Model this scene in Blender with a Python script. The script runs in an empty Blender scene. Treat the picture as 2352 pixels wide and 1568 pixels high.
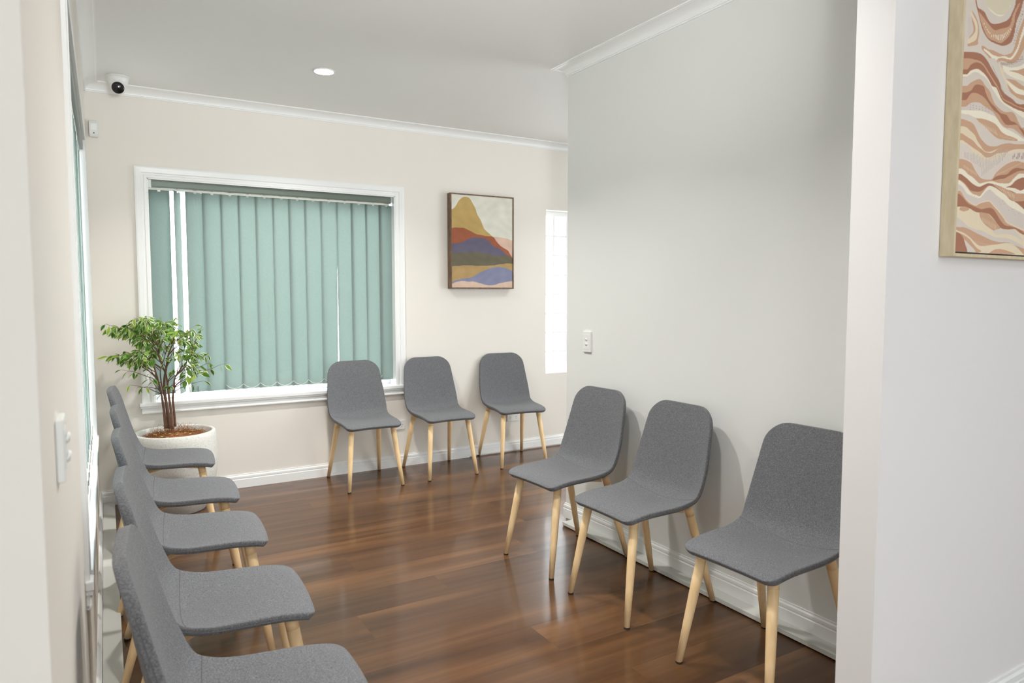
import bpy, bmesh, math, random
import numpy as np
from mathutils import Vector, Matrix
random.seed(11)
rng = np.random.default_rng(5)
sc = bpy.context.scene
COL = sc.collection
PI = math.pi

# ------------------------------------------------------------------ camera
CAM_H = 1.36
YAW = math.radians(30.704); PITCH = math.radians(3.930)
cd = bpy.data.cameras.new('camera')
cd.sensor_width = 36.0
cd.lens = 36.0 * 1601.0 / 2352.0
cd.clip_start = 0.02
cam = bpy.data.objects.new('camera', cd); COL.objects.link(cam)
cam.location = (0, 0, CAM_H)
cam.rotation_euler = (PI/2 - PITCH, 0, -YAW)
cd.dof.use_dof = True
cd.dof.focus_distance = 3.6
cd.dof.aperture_fstop = 5.0
sc.camera = cam

# ------------------------------------------------------------------ view, sky
sc.view_settings.view_transform = 'Standard'
sc.view_settings.look = 'None'
sc.view_settings.gamma = 1.0
sc.view_settings.use_curve_mapping = False
sc.view_settings.exposure = 0.10

SKY = 6.0
world = bpy.data.worlds.new('sky'); sc.world = world
world.use_nodes = True
bg = world.node_tree.nodes['Background']
bg.inputs[0].default_value = (0.90, 0.97, 1.0, 1)
bg.inputs[1].default_value = SKY

def area(name, loc, rot, sx, sy, power, color=(1, 1, 1), portal=False):
    l = bpy.data.lights.new(name, 'AREA'); l.shape = 'RECTANGLE'; l.size = sx; l.size_y = sy
    l.energy = power; l.color = color
    if portal: l.cycles.is_portal = True
    o = bpy.data.objects.new(name, l); COL.objects.link(o); o.location = loc; o.rotation_euler = rot
    return o
# daylight portals at the windows
area('portal_back', (1.14, 5.30, 1.38), (-PI/2, 0, 0), 1.7, 1.5, 1, portal=True)
area('portal_narrow', (3.74, 5.30, 1.38), (-PI/2, 0, 0), .74, 1.45, 1, portal=True)
area('portal_left', (-0.23, 3.0, 1.38), (0, -PI/2, 0), 1.5, 2.0, 1, portal=True)
# added fill: unseen openings in rear and corridor walls, plus unseen lamps
area('portal_added_rear', (1.3, -3.52, 1.35), (PI/2, 0, 0), 2.4, 1.7, 1, portal=True)
area('portal_added_side', (-1.72, -2.4, 1.45), (0, -PI/2, 0), 1.5, 1.4, 1, portal=True)
area('rear_room_fill', (1.6, -1.3, 2.62), (0, 0, 0), 2.4, 1.4, 14, (1.0, 0.98, 0.96))  # soft fill added behind the camera, without a fixture
fl = bpy.data.lights.new('ceiling_bounce_fill', 'SPOT'); fl.energy = 225; fl.spot_size = 1.34; fl.spot_blend = 1; fl.shadow_soft_size = .12  # unseen spot added to brighten the room off the ceiling
flo = bpy.data.objects.new('ceiling_bounce_fill', fl); COL.objects.link(flo); flo.location = (.45, .1, 1.75)
flo.rotation_euler = (Vector((1.15, 2.3, 2.66))-Vector(flo.location)).to_track_quat('-Z', 'Y').to_euler()
area('portal_added_corridor', (5.73, 2.25, 1.15), (0, PI/2, 0), 2.3, 1.7, 1, portal=True)  # for the opening added in the corridor end wall

# ------------------------------------------------------------------ camera maths (artwork placement)
_F = np.array([math.sin(YAW)*math.cos(PITCH), math.cos(YAW)*math.cos(PITCH), -math.sin(PITCH)])
_R = np.array([math.cos(YAW), -math.sin(YAW), 0.0]); _U = np.cross(_R, _F)
_C = np.array([0, 0, CAM_H])
def ray(x, y): return _F + _R*(x-1176)/1601. - _U*(y-784)/1601.
def on(x, y, ax, v):
    d = ray(x, y); i = 'xyz'.index(ax)
    return _C + d*(v-_C[i])/d[i]
def to_px(P):
    v = P-_C; z = v@_F
    return 1176+1601*(v@_R)/z, 784-1601*(v@_U)/z

# ------------------------------------------------------------------ materials
def srgb(r, g, b):
    f = lambda c: (c/255.0/12.92) if c/255.0 <= .04045 else ((c/255.0+.055)/1.055)**2.4
    return (f(r), f(g), f(b), 1)
class NT:
    def __init__(s, name):
        s.m = bpy.data.materials.new(name); s.m.use_nodes = True
        s.t = s.m.node_tree; s.n = s.t.nodes; s.l = s.t.links
        s.b = s.n['Principled BSDF']; s.out = s.n['Material Output']
    def node(s, typ, **kw):
        nd = s.n.new(typ)
        for k, v in kw.items(): setattr(nd, k, v)
        return nd
    def link(s, a, b): s.l.new(a, b)
    def math(s, op, a, b=None, c=None):
        nd = s.node('ShaderNodeMath', operation=op)
        for i, v in enumerate((a, b, c)):
            if v is None: continue
            if isinstance(v, (int, float)): nd.inputs[i].default_value = v
            else: s.link(v, nd.inputs[i])
        return nd.outputs[0]
    def noise(s, vec, scale, detail=3, rough=.5):
        nd = s.node('ShaderNodeTexNoise'); nd.inputs['Scale'].default_value = scale
        nd.inputs['Detail'].default_value = detail; nd.inputs['Roughness'].default_value = rough
        if vec is not None: s.link(vec, nd.inputs['Vector'])
        return nd.outputs['Fac']
    def mapping(s, vec, scale):
        nd = s.node('ShaderNodeMapping'); nd.inputs['Scale'].default_value = scale
        s.link(vec, nd.inputs['Vector']); return nd.outputs[0]
    def ramp(s, fac, stops):
        nd = s.node('ShaderNodeValToRGB'); e = nd.color_ramp.elements
        e[0].position, e[0].color = stops[0]; e[1].position, e[1].color = stops[-1]
        for p, c in stops[1:-1]:
            x = e.new(p); x.color = c
        s.link(fac, nd.inputs[0]); return nd.outputs[0]
    def mix(s, fac, a, b, mode='MIX'):
        nd = s.node('ShaderNodeMix', data_type='RGBA', blend_type=mode)
        for k, v in ((0, fac), (6, a), (7, b)):
            if isinstance(v, (int, float, tuple)): nd.inputs[k].default_value = v
            else: s.link(v, nd.inputs[k])
        return nd.outputs[2]
    def bump(s, h, strength, dist=.002):
        nd = s.node('ShaderNodeBump'); nd.inputs['Strength'].default_value = strength
        nd.inputs['Distance'].default_value = dist
        s.link(h, nd.inputs['Height']); s.link(nd.outputs[0], s.b.inputs['Normal'])
    def base(s, v, rough=None, spec=None):
        if isinstance(v, tuple): s.b.inputs['Base Color'].default_value = v
        else: s.link(v, s.b.inputs['Base Color'])
        if rough is not None: s.b.inputs['Roughness'].default_value = rough
        if spec is not None: s.b.inputs['Specular IOR Level'].default_value = spec

def paint(name, col, rough=.6, bump=.05, spec=.3):
    t = NT(name); g = t.node('ShaderNodeNewGeometry').outputs['Position']
    n = t.noise(g, 260, 2)
    n2 = t.noise(g, 1.3, 2)
    a = tuple(c*.975 for c in col[:3])+(1,)
    t.base(t.mix(n2, a, col), rough, spec)
    t.bump(n, bump, .001); return t.m
def plain(name, col, rough=.5, metal=0, spec=.5, var=.06, scale=30):
    t = NT(name); o = t.node('ShaderNodeTexCoord').outputs['Object']
    n = t.noise(o, scale, 3)
    t.base(t.mix(n, tuple(c*(1-var) for c in col[:3])+(1,), tuple(min(1, c*(1+var)) for c in col[:3])+(1,)), rough, spec)
    t.b.inputs['Metallic'].default_value = metal; return t.m

M_WALL = paint('wall_warm_light_tint', srgb(236, 231, 223))  # these three are one wall paint, each tinted for the light on its wall
M_WALLG = paint('wall_cool_light_tint', srgb(229, 230, 227))
M_WALLP = paint('wall_pink_light_tint', srgb(236, 233, 232))
M_CEIL = paint('ceiling_paint', srgb(241, 241, 239), .8, .02)
M_TRIM = paint('trim_gloss_paint', srgb(244, 245, 244), .35, .01, .5)
M_PLINTH = paint('plinth_paint', srgb(214, 214, 208), .4, .01, .5)
M_WHITE = plain('white_plastic', srgb(232, 233, 230), .35, var=.01)
M_BLACK = plain('black_gloss', srgb(18, 18, 19), .12, var=.05)
M_DARK = plain('dark_rubber', srgb(45, 40, 38), .6)
M_STEEL = plain('bead_steel', srgb(205, 205, 200), .3, .6)
M_RAIL = plain('headrail_aluminium', srgb(110, 120, 110), .33, .25, var=.02)
M_TRACK = plain('track_white', srgb(222, 222, 212), .35, var=.02)

def wood_leg():
    t = NT('beech_leg_wood'); o = t.node('ShaderNodeTexCoord').outputs['Object']
    n = t.noise(t.mapping(o, (60, 60, 5)), 1.5, 4)
    t.base(t.ramp(n, [(.3, srgb(240, 204, 152)), (.7, srgb(247, 218, 172))]), .42, .4)
    t.bump(n, .05, .001); return t.m
M_LEG = wood_leg()
def fabric():
    t = NT('grey_melange_fabric'); o = t.node('ShaderNodeTexCoord').outputs['Object']
    n1 = t.noise(t.mapping(o, (760, 200, 200)), 1, 2)
    n2 = t.noise(t.mapping(o, (200, 760, 760)), 1, 2)
    w = t.math('ADD', t.math('MULTIPLY', n1, .5), t.math('MULTIPLY', n2, .5))
    n3 = t.noise(o, 7, 3)
    c = t.ramp(w, [(.36, srgb(85, 86, 89)), (.5, srgb(109, 110, 113)), (.66, srgb(143, 144, 147))])
    t.base(t.mix(t.math('MULTIPLY', n3, .25), c, srgb(100, 100, 101)), .95, .15)
    t.b.inputs['Sheen Weight'].default_value = .15; t.b.inputs['Sheen Roughness'].default_value = .4
    t.bump(w, .5, .0012); return t.m
M_FAB = fabric()
M_SEAM = plain('dark_grey_thread', srgb(98, 98, 100), .9)

def floor_mat():
    t = NT('oak_vinyl_planks')
    uv = t.node('ShaderNodeUVMap', uv_map='plank').outputs[0]
    rn = t.node('ShaderNodeAttribute', attribute_name='plank_rand').outputs['Color']
    sep = t.node('ShaderNodeSeparateXYZ'); t.link(uv, sep.inputs[0])
    sr = t.node('ShaderNodeSeparateColor'); t.link(rn, sr.inputs[0])
    off = t.node('ShaderNodeCombineXYZ')
    t.link(t.math('ADD', sep.outputs[0], t.math('MULTIPLY', sr.outputs[0], 37.0)), off.inputs[0])
    t.link(sep.outputs[1], off.inputs[1]); t.link(t.math('MULTIPLY', sr.outputs[1], 20.0), off.inputs[2])
    v = off.outputs[0]
    wn = t.node('ShaderNodeTexNoise'); wn.inputs['Scale'].default_value = 2.2; wn.inputs['Detail'].default_value = 2
    t.link(t.mapping(v, (1, 3, 1)), wn.inputs['Vector'])
    warp = t.node('ShaderNodeVectorMath', operation='MULTIPLY_ADD'); t.link(wn.outputs['Color'], warp.inputs[0])
    warp.inputs[1].default_value = (.05, .014, 0); t.link(v, warp.inputs[2]); vw = warp.outputs[0]
    broad = t.noise(t.mapping(vw, (.5, 6.5, 1)), 1.0, 2, .5)
    streak = t.noise(t.mapping(vw, (1.2, 24, 1)), 1.0, 3, .55)
    fine = t.noise(t.mapping(vw, (14, 420, 1)), 1.0, 3, .6)
    f = t.math('ADD', t.math('MULTIPLY', broad, .60), t.math('MULTIPLY', streak, .34))
    f = t.math('ADD', f, t.math('MULTIPLY', fine, .06))
    c = t.ramp(f, [(.28, srgb(56, 36, 23)), (.42, srgb(81, 54, 34)), (.53, srgb(96, 66, 42)), (.68, srgb(122, 86, 56))])
    # knots
    vo = t.node('ShaderNodeTexVoronoi'); vo.inputs['Scale'].default_value = 1.0
    t.link(t.mapping(vw, (1.5, 6.0, 1)), vo.inputs['Vector'])
    k = t.ramp(vo.outputs['Distance'], [(.0, (1, 1, 1, 1)), (.05, (.75, .75, .75, 1)), (.15, (0, 0, 0, 1))])
    c = t.mix(t.math('MULTIPLY', k, .5), c, srgb(50, 35, 26))
    # per plank tint
    hv = t.node('ShaderNodeHueSaturation'); t.link(c, hv.inputs['Color'])
    t.link(t.math('ADD', .90, t.math('MULTIPLY', sr.outputs[2], .20)), hv.inputs['Value'])
    hv.inputs['Saturation'].default_value = 1.02
    # joints between planks: distance stored in second uv
    uv2 = t.node('ShaderNodeUVMap', uv_map='edge').outputs[0]
    s2 = t.node('ShaderNodeSeparateXYZ'); t.link(uv2, s2.inputs[0])
    ed = t.math('MINIMUM', s2.outputs[1], t.math('SUBTRACT', .2265, s2.outputs[1]))
    gap = t.math('LESS_THAN', ed, .0009)
    t.base(t.mix(t.math('MULTIPLY', gap, .55), hv.outputs[0], srgb(38, 27, 20)), .27, .25)
    t.b.inputs['Coat Weight'].default_value = .34; t.b.inputs['Coat Roughness'].default_value = .10
    rr = t.math('ADD', .24, t.math('MULTIPLY', fine, .16)); t.link(rr, t.b.inputs['Roughness'])
    t.bump(t.math('ADD', t.math('MULTIPLY', fine, .5), t.math('MULTIPLY', streak, .5)), .18, .0015)
    return t.m
M_FLOOR = floor_mat()

def blind_mat():
    t = NT('teal_blind_fabric'); o = t.node('ShaderNodeTexCoord').outputs['Object']
    n = t.noise(t.mapping(o, (250, 250, 60)), 1, 2)
    col = t.mix(n, srgb(145, 157, 152), srgb(156, 168, 163))
    t.base(col, .85, .1)
    tr = t.node('ShaderNodeBsdfTranslucent'); tr.inputs[0].default_value = srgb(185, 210, 203)
    mx = t.node('ShaderNodeMixShader'); mx.inputs[0].default_value = .016
    t.link(t.b.outputs[0], mx.inputs[1]); t.link(tr.outputs[0], mx.inputs[2])
    t.link(mx.outputs[0], t.out.inputs[0]); return t.m
M_BLIND = blind_mat()
def glass():
    t = NT('window_glass')
    tr = t.node('ShaderNodeBsdfTransparent'); gl = t.node('ShaderNodeBsdfGlossy'); gl.inputs['Roughness'].default_value = .02
    mx = t.node('ShaderNodeMixShader'); mx.inputs[0].default_value = .05
    t.link(tr.outputs[0], mx.inputs[1]); t.link(gl.outputs[0], mx.inputs[2]); t.link(mx.outputs[0], t.out.inputs[0]); return t.m
M_GLASS = glass()
def emit(name, col, s):
    t = NT(name); e = t.node('ShaderNodeEmission'); e.inputs[0].default_value = col; e.inputs[1].default_value = s
    t.link(e.outputs[0], t.out.inputs[0]); return t.m
M_LAMP = emit('lamp_diffuser', (1, .98, .95, 1), 14)
def pot_mat():
    t = NT('white_terrazzo_pot'); o = t.node('ShaderNodeTexCoord').outputs['Object']
    n = t.noise(o, 120, 4, .7); n2 = t.noise(o, 6, 4)
    c = t.ramp(n, [(.34, srgb(196, 194, 186)), (.45, srgb(226, 225, 219)), (.7, srgb(236, 235, 230))])
    t.base(t.mix(t.math('MULTIPLY', n2, .3), c, srgb(206, 205, 198)), .75, .3); t.bump(n, .3, .002); return t.m
M_POT = pot_mat()
M_SOIL = plain('dark_soil', srgb(52, 44, 40), .95, var=.4, scale=90)
M_COIR = plain('coir_fibre', srgb(166, 114, 76), .95, var=.3, scale=60)
M_DRYLEAF = plain('fallen_yellow_leaf', srgb(196, 178, 96), .7, var=.2)
M_BARK = plain('fig_bark', srgb(116, 86, 70), .85, var=.25, scale=70)
M_TWIG = plain('fig_twig', srgb(120, 92, 74), .85, var=.2, scale=70)
def attr_mat(name, rough=.6, noise_amt=0.0, scale=30, trans=0.0, spec=.3, bump=0):
    t = NT(name); c = t.node('ShaderNodeAttribute', attribute_name='tint').outputs['Color']
    if noise_amt:
        o = t.node('ShaderNodeTexCoord').outputs['Object']; n = t.noise(o, scale, 5, .6)
        k = t.node('ShaderNodeHueSaturation'); t.link(c, k.inputs['Color'])
        t.link(t.math('ADD', 1-noise_amt/2, t.math('MULTIPLY', n, noise_amt)), k.inputs['Value']); c = k.outputs[0]
        if bump: t.bump(t.noise(o, 900, 2), bump, .0006)
    t.base(c, rough, spec)
    if trans:
        tr = t.node('ShaderNodeBsdfTranslucent'); t.link(c, tr.inputs[0])
        mx = t.node('ShaderNodeMixShader'); mx.inputs[0].default_value = trans
        t.link(t.b.outputs[0], mx.inputs[1]); t.link(tr.outputs[0], mx.inputs[2]); t.link(mx.outputs[0], t.out.inputs[0])
    return t.m
M_LEAF = attr_mat('variegated_leaf', .45, trans=.35)
M_ART1 = attr_mat('watercolour_canvas', .85, .30, 9, spec=.1, bump=.3)
M_ART2 = attr_mat('wave_painting_canvas', .7, .05, 40, spec=.2, bump=.3)
def wood_frame(name, a, b, sc_):
    t = NT(name); o = t.node('ShaderNodeTexCoord').outputs['Object']
    n = t.noise(t.mapping(o, sc_), 1, 4); t.base(t.ramp(n, [(.3, a), (.7, b)]), .6, .3); return t.m
M_FR1 = wood_frame('walnut_frame', srgb(92, 72, 58), srgb(134, 108, 88), (40, 40, 12))
M_FR2 = wood_frame('pale_oak_frame', srgb(206, 190, 156), srgb(222, 207, 176), (60, 60, 14))

# ------------------------------------------------------------------ builders
def box(bm, x0, x1, y0, y1, z0, z1):
    vs = [bm.verts.new(p) for p in ((x0,y0,z0),(x1,y0,z0),(x1,y1,z0),(x0,y1,z0),(x0,y0,z1),(x1,y0,z1),(x1,y1,z1),(x0,y1,z1))]
    for f in ((0,3,2,1),(4,5,6,7),(0,1,5,4),(1,2,6,5),(2,3,7,6),(3,0,4,7)): bm.faces.new([vs[i] for i in f])
def BM(): return bmesh.new()
def mesh_obj(name, bm, mat, parent=None, smooth=False, loc=None, rot=None, bevel=0, seg=2):
    if isinstance(bm, bmesh.types.BMesh):
        me = bpy.data.meshes.new(name); bm.to_mesh(me); bm.free()
    else: me = bm
    if mat is not None and not me.materials: me.materials.append(mat)
    o = bpy.data.objects.new(name, me); COL.objects.link(o)
    if parent is not None: o.parent = parent
    if loc: o.location = loc
    if rot: o.rotation_euler = rot
    if smooth:
        for p in me.polygons: p.use_smooth = True
    if bevel:
        m = o.modifiers.new('bevel', 'BEVEL'); m.width = bevel; m.segments = seg; m.limit_method = 'ANGLE'
    return o
def thing(name, label, cat, loc=(0,0,0), rz=0, group=None):
    o = bpy.data.objects.new(name, None); COL.objects.link(o); o.empty_display_size = .1
    o.location = loc; o.rotation_euler = (0, 0, rz); tag(o, label, cat, group); return o
def tag(o, label, cat, group=None):
    o['label'] = label; o['category'] = cat
    if group: o['group'] = group
    return o
def struct(o): o['kind'] = 'structure'; return o
def tube(bm, pts, rad, n=8, cap=True):
    pts = [Vector(p) for p in pts]
    if not isinstance(rad, (list, tuple)): rad = [rad]*len(pts)
    rings = []
    up = Vector((0, 0, 1)); prev = None
    for i, p in enumerate(pts):
        d = (pts[min(i+1, len(pts)-1)] - pts[max(i-1, 0)]).normalized()
        if prev is None:
            a = d.cross(up)
            if a.length < .05: a = d.cross(Vector((1, 0, 0)))
        else: a = prev - d*prev.dot(d)
        a.normalize(); b = d.cross(a); prev = a
        rings.append([bm.verts.new(p + (a*math.cos(2*PI*k/n) + b*math.sin(2*PI*k/n))*rad[i]) for k in range(n)])
    for r0, r1 in zip(rings, rings[1:]):
        for k in range(n): bm.faces.new((r0[k], r0[(k+1) % n], r1[(k+1) % n], r1[k]))
    if cap:
        bm.faces.new(rings[0][::-1]); bm.faces.new(rings[-1])
def lathe(bm, prof, n=48, c=(0, 0)):
    rings = [[bm.verts.new((c[0]+r*math.cos(2*PI*k/n), c[1]+r*math.sin(2*PI*k/n), z)) for k in range(n)] for r, z in prof]
    for r0, r1 in zip(rings, rings[1:]):
        for k in range(n): bm.faces.new((r0[k], r0[(k+1) % n], r1[(k+1) % n], r1[k]))
    bm.faces.new(rings[0][::-1]); bm.faces.new(rings[-1])
def prism(bm, prof, a, b, axis='x'):
    """extrude a closed (p,q) profile along an axis; axis x: profile in (y,z); axis y: profile in (x,z)"""
    def P(t, p, q): return (t, p, q) if axis == 'x' else (p, t, q)
    r0 = [bm.verts.new(P(a, *pq)) for pq in prof]; r1 = [bm.verts.new(P(b, *pq)) for pq in prof]
    n = len(prof)
    for i in range(n): bm.faces.new((r0[i], r0[(i+1) % n], r1[(i+1) % n], r1[i]))
    bm.faces.new(r0[::-1]); bm.faces.new(r1)
def fix(bm): bmesh.ops.recalc_face_normals(bm, faces=bm.faces[:]); return bm
def crom(pts, k=8):
    P = [np.array(p, float) for p in pts]; P = [2*P[0]-P[1]]+P+[2*P[-1]-P[-2]]; out = []
    for i in range(1, len(P)-2):
        for j in range(k):
            t = j/k
            out.append(.5*((2*P[i])+(-P[i-1]+P[i+1])*t+(2*P[i-1]-5*P[i]+4*P[i+1]-P[i+2])*t*t+(-P[i-1]+3*P[i]-3*P[i+1]+P[i+2])*t**3))
    out.append(P[-2]); return np.array(out)

# ------------------------------------------------------------------ room shell
YB = 5.12; CEIL = 2.66; XP = 2.38; YPE = 3.372; YN0, YN1, XN = 1.08, 1.187, 1.785
XR = 5.6; YREAR = -3.4; XREAR = -1.6

# floor: one mesh of planks laid along x, 0.2265 m wide
def build_floor():
    W = .2265; L = 1.52; y0 = 3.475
    known = {-1: 1.052, -2: 1.952, -3: 1.353, -4: .898, -6: 1.478, 1: 2.152, 3: 1.56, 4: 1.14, 6: 1.15}
    bm = BM(); u1 = bm.loops.layers.uv.new('plank'); u2 = bm.loops.layers.uv.new('edge')
    cl = bm.loops.layers.color.new('plank_rand')
    for r in range(-32, 9):
        ya = y0 + r*W; yb = ya+W
        if ya < YREAR-.3 or ya > 5.4: continue
        k = r if r < 0 else r
        j = known.get(r, random.uniform(0, L))
        x = j - L*4
        while x < XR+.2:
            xa, xb = max(x, XREAR-.3), min(x+L, XR+.2)
            if xb > xa:
                f = bm.faces.new([bm.verts.new(p) for p in ((xa, ya, 0), (xb, ya, 0), (xb, yb, 0), (xa, yb, 0))])
                c = (random.random(), random.random(), random.random(), 1)
                for lp in f.loops:
                    px, py = lp.vert.co.x, lp.vert.co.y
                    lp[u1].uv = (px-x, py-ya); lp[u2].uv = (px-x, py-ya); lp[cl] = c
            x += L
    # end joints as hairlines come from the plank tint step; body below the boards
    box(bm, XREAR-.3, XR+.2, YREAR-.3, 5.4, -.06, -.004)
    return struct(mesh_obj('floor', bm, M_FLOOR))
build_floor()

bm = BM(); box(bm, XREAR-.3, XR+.2, YREAR-.3, 5.4, CEIL, CEIL+.12)
struct(mesh_obj('ceiling', bm, M_CEIL))

W1 = (.297, 1.992, .645, 2.107)       # x0,x1,z0,z1 opening of the wide window
W3 = (3.385, 4.125, .655, 2.088)
bm = BM()
xs = [-.3, W1[0], W1[1], W3[0], W3[1], XR]
for i in range(5):
    if i in (1, 3):
        w = W1 if i == 1 else W3
        box(bm, xs[i], xs[i+1], YB, YB+.17, -.02, w[2]); box(bm, xs[i], xs[i+1], YB, YB+.17, w[3], CEIL)
    else: box(bm, xs[i], xs[i+1], YB, YB+.17, -.02, CEIL)
struct(mesh_obj('wall_back', bm, M_WALL))

# left wall: own frame, runs slightly out of square.  local -y runs towards the camera
LW_LOC = (-.028, YB, 0); LW_ROT = (0, 0, -.0072)
LW_END = -4.22; LWO = (-3.06, -1.12, .645, 2.107)
def lw(name, bm, mat, **k): return mesh_obj(name, bm, mat, loc=LW_LOC, rot=LW_ROT, **k)
bm = BM()
box(bm, -.16, 0, LWO[1], .1, -.02, CEIL); box(bm, -.16, 0, LW_END, LWO[0], -.02, CEIL)
box(bm, -.16, 0, LWO[0], LWO[1], -.02, LWO[2]); box(bm, -.16, 0, LWO[0], LWO[1], LWO[3], CEIL)
box(bm, -1.5, -.16, LW_END, LW_END+.12, -.02, CEIL)
struct(lw('wall_left', bm, M_WALL))

bm = BM(); box(bm, XP, XP+.11, YN1, YPE, -.02, CEIL); struct(mesh_obj('wall_right', bm, M_WALLG))
bm = BM(); box(bm, XN, XR, YN0, YN1, -.02, CEIL); struct(mesh_obj('wall_front', bm, M_WALLP))
bm = BM(); box(bm, XR, XR+.1, YREAR, 1.4, -.02, CEIL); box(bm, XR, XR+.1, 3.1, 5.3, -.02, CEIL); box(bm, XR, XR+.1, 1.4, 3.1, 2.3, CEIL)  # unseen opening added here so sky light fills the corridor
struct(mesh_obj('wall_corridor_end', bm, M_WALL))
bm = BM()   # unseen rear and side walls, with openings added to let in sky fill
for a_ in ((XREAR-.1, .1), (2.5, XR)): box(bm, a_[0], a_[1], YREAR-.1, YREAR, -.02, CEIL)
box(bm, .1, 2.5, YREAR-.1, YREAR, -.02, .5); box(bm, .1, 2.5, YREAR-.1, YREAR, 2.2, CEIL)
box(bm, XREAR-.1, XREAR, YREAR, -3.1, -.02, CEIL); box(bm, XREAR-.1, XREAR, -1.7, .9, -.02, CEIL)
box(bm, XREAR-.1, XREAR, -3.1, -1.7, -.02, .7); box(bm, XREAR-.1, XREAR, -3.1, -1.7, 2.2, CEIL)
struct(mesh_obj('wall_rear', bm, M_WALLP))

# cornices: cove profile 75 out x 55 down
def cove(sign=1, out=.075, down=.054):
    p = [(0, CEIL), (0, CEIL-down), (.006, CEIL-down), (.006, CEIL-down+.006)]
    for i in range(9):
        a = i/8*PI/2
        p.append((.010+(out-.020)*(1-math.cos(a)), CEIL-down+.008+(down-.016)*math.sin(a)))
    p += [(out-.006, CEIL-.006), (out, CEIL-.006), (out, CEIL)]
    return [(sign*a, b) for a, b in p]
bm = BM(); prism(bm, [(YB+a, z) for a, z in cove(-1)], -.05, XR, 'x'); struct(mesh_obj('trim_1', fix(bm), M_TRIM))
bm = BM(); prism(bm, cove(1), LW_END, .02, 'y'); struct(lw('trim_2', fix(bm), M_TRIM))
# cornice wrapping the free end of the right wall (mitred corner)
bm = BM(); prof = cove(1)
rA = [bm.verts.new((XP-a, YN1, z)) for a, z in prof]
rB = [bm.verts.new((XP-a, YPE+a, z)) for a, z in prof]
rC = [bm.verts.new((XP+.11+a, YPE+a, z)) for a, z in prof]
rD = [bm.verts.new((XP+.11+a, YN1, z)) for a, z in prof]
for r0, r1 in ((rA, rB), (rB, rC), (rC, rD)):
    for i in range(len(prof)-1): bm.faces.new((r0[i], r0[i+1], r1[i+1], r1[i]))
struct(mesh_obj('trim_3', fix(bm), M_TRIM))

# baseboards with a stepped top
def skirt(h=.10, t=.014, z0=0.0):
    return [(0, z0), (t, z0), (t, z0+h*.62), (t-.003, z0+h*.65), (t-.003, z0+h*.72), (t*.9, z0+h*.74), (t*.85, z0+h*.86), (t*.45, z0+h*.93), (t*.45, z0+h), (0, z0+h)]
bm = BM(); prism(bm, [(YB-a, z) for a, z in skirt(.095)], -.02, 2.62, 'x')
prism(bm, [(YB-a, z) for a, z in skirt(.083, z0=.012)], 2.62, XR, 'x')
struct(mesh_obj('baseboard_back', fix(bm), M_TRIM))
bm = BM(); prism(bm, skirt(.1), LW_END, 0, 'y'); struct(lw('baseboard_left', fix(bm), M_TRIM))
bm = BM(); prof = [(a, z) for a, z in skirt(.085, .012, .022)]
rA = [bm.verts.new((XP-a, YN1, z)) for a, z in prof]; rB = [bm.verts.new((XP-a, YPE+a, z)) for a, z in prof]
rC = [bm.verts.new((XP+.11+a, YPE+a, z)) for a, z in prof]; rD = [bm.verts.new((XP+.11+a, YN1, z)) for a, z in prof]
for r0, r1 in ((rA, rB), (rB, rC), (rC, rD)):
    for i in range(len(prof)-1): bm.faces.new((r0[i], r0[i+1], r1[i+1], r1[i]))
struct(mesh_obj('baseboard_right', fix(bm), M_TRIM))
bm = BM(); prism(bm, [(YN0-a, z) for a, z in skirt(.105)], XN+.0, XR, 'x'); struct(mesh_obj('baseboard_front', fix(bm), M_TRIM))
# flat timber plinths on the floor against right and left walls
bm = BM(); box(bm, XP-.078, XP, YN1+.01, YPE-.075, .006, .026)
struct(mesh_obj('trim_4', bm, M_PLINTH, bevel=.002))
bm = BM(); box(bm, .015, .080, LW_END+1.3, -.02, 0, .022); struct(lw('trim_5', bm, M_PLINTH, bevel=.002))

# ------------------------------------------------------------------ windows
def architrave(bm, x0, x1, z0, z1, w, mk, k=1.0):
    """mitred three-sided casing; mk(a, depth, z) maps to world. profile stepped"""
    prof = [(0, 0), (0, .012), (.004, .015), (.018, .015), (.022, .011), (.030, .011), (.036, .017), (w-.010, .020), (w, .018), (w, 0)]
    prof = [(a, d*k) for a, d in prof]
    rings = []
    for (cx, cz, sx, sz) in ((x0, z0, -1, 0), (x0, z1, -1, 1), (x1, z1, 1, 1), (x1, z0, 1, 0)):
        rings.append([bm.verts.new(mk(cx+sx*a, d, cz+sz*a)) for a, d in prof])
    n = len(prof)
    for r0, r1 in zip(rings, rings[1:]):
        for i in range(n): bm.faces.new((r0[i], r0[(i+1) % n], r1[(i+1) % n], r1[i]))
    bm.faces.new(rings[0]); bm.faces.new(rings[-1][::-1])

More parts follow.
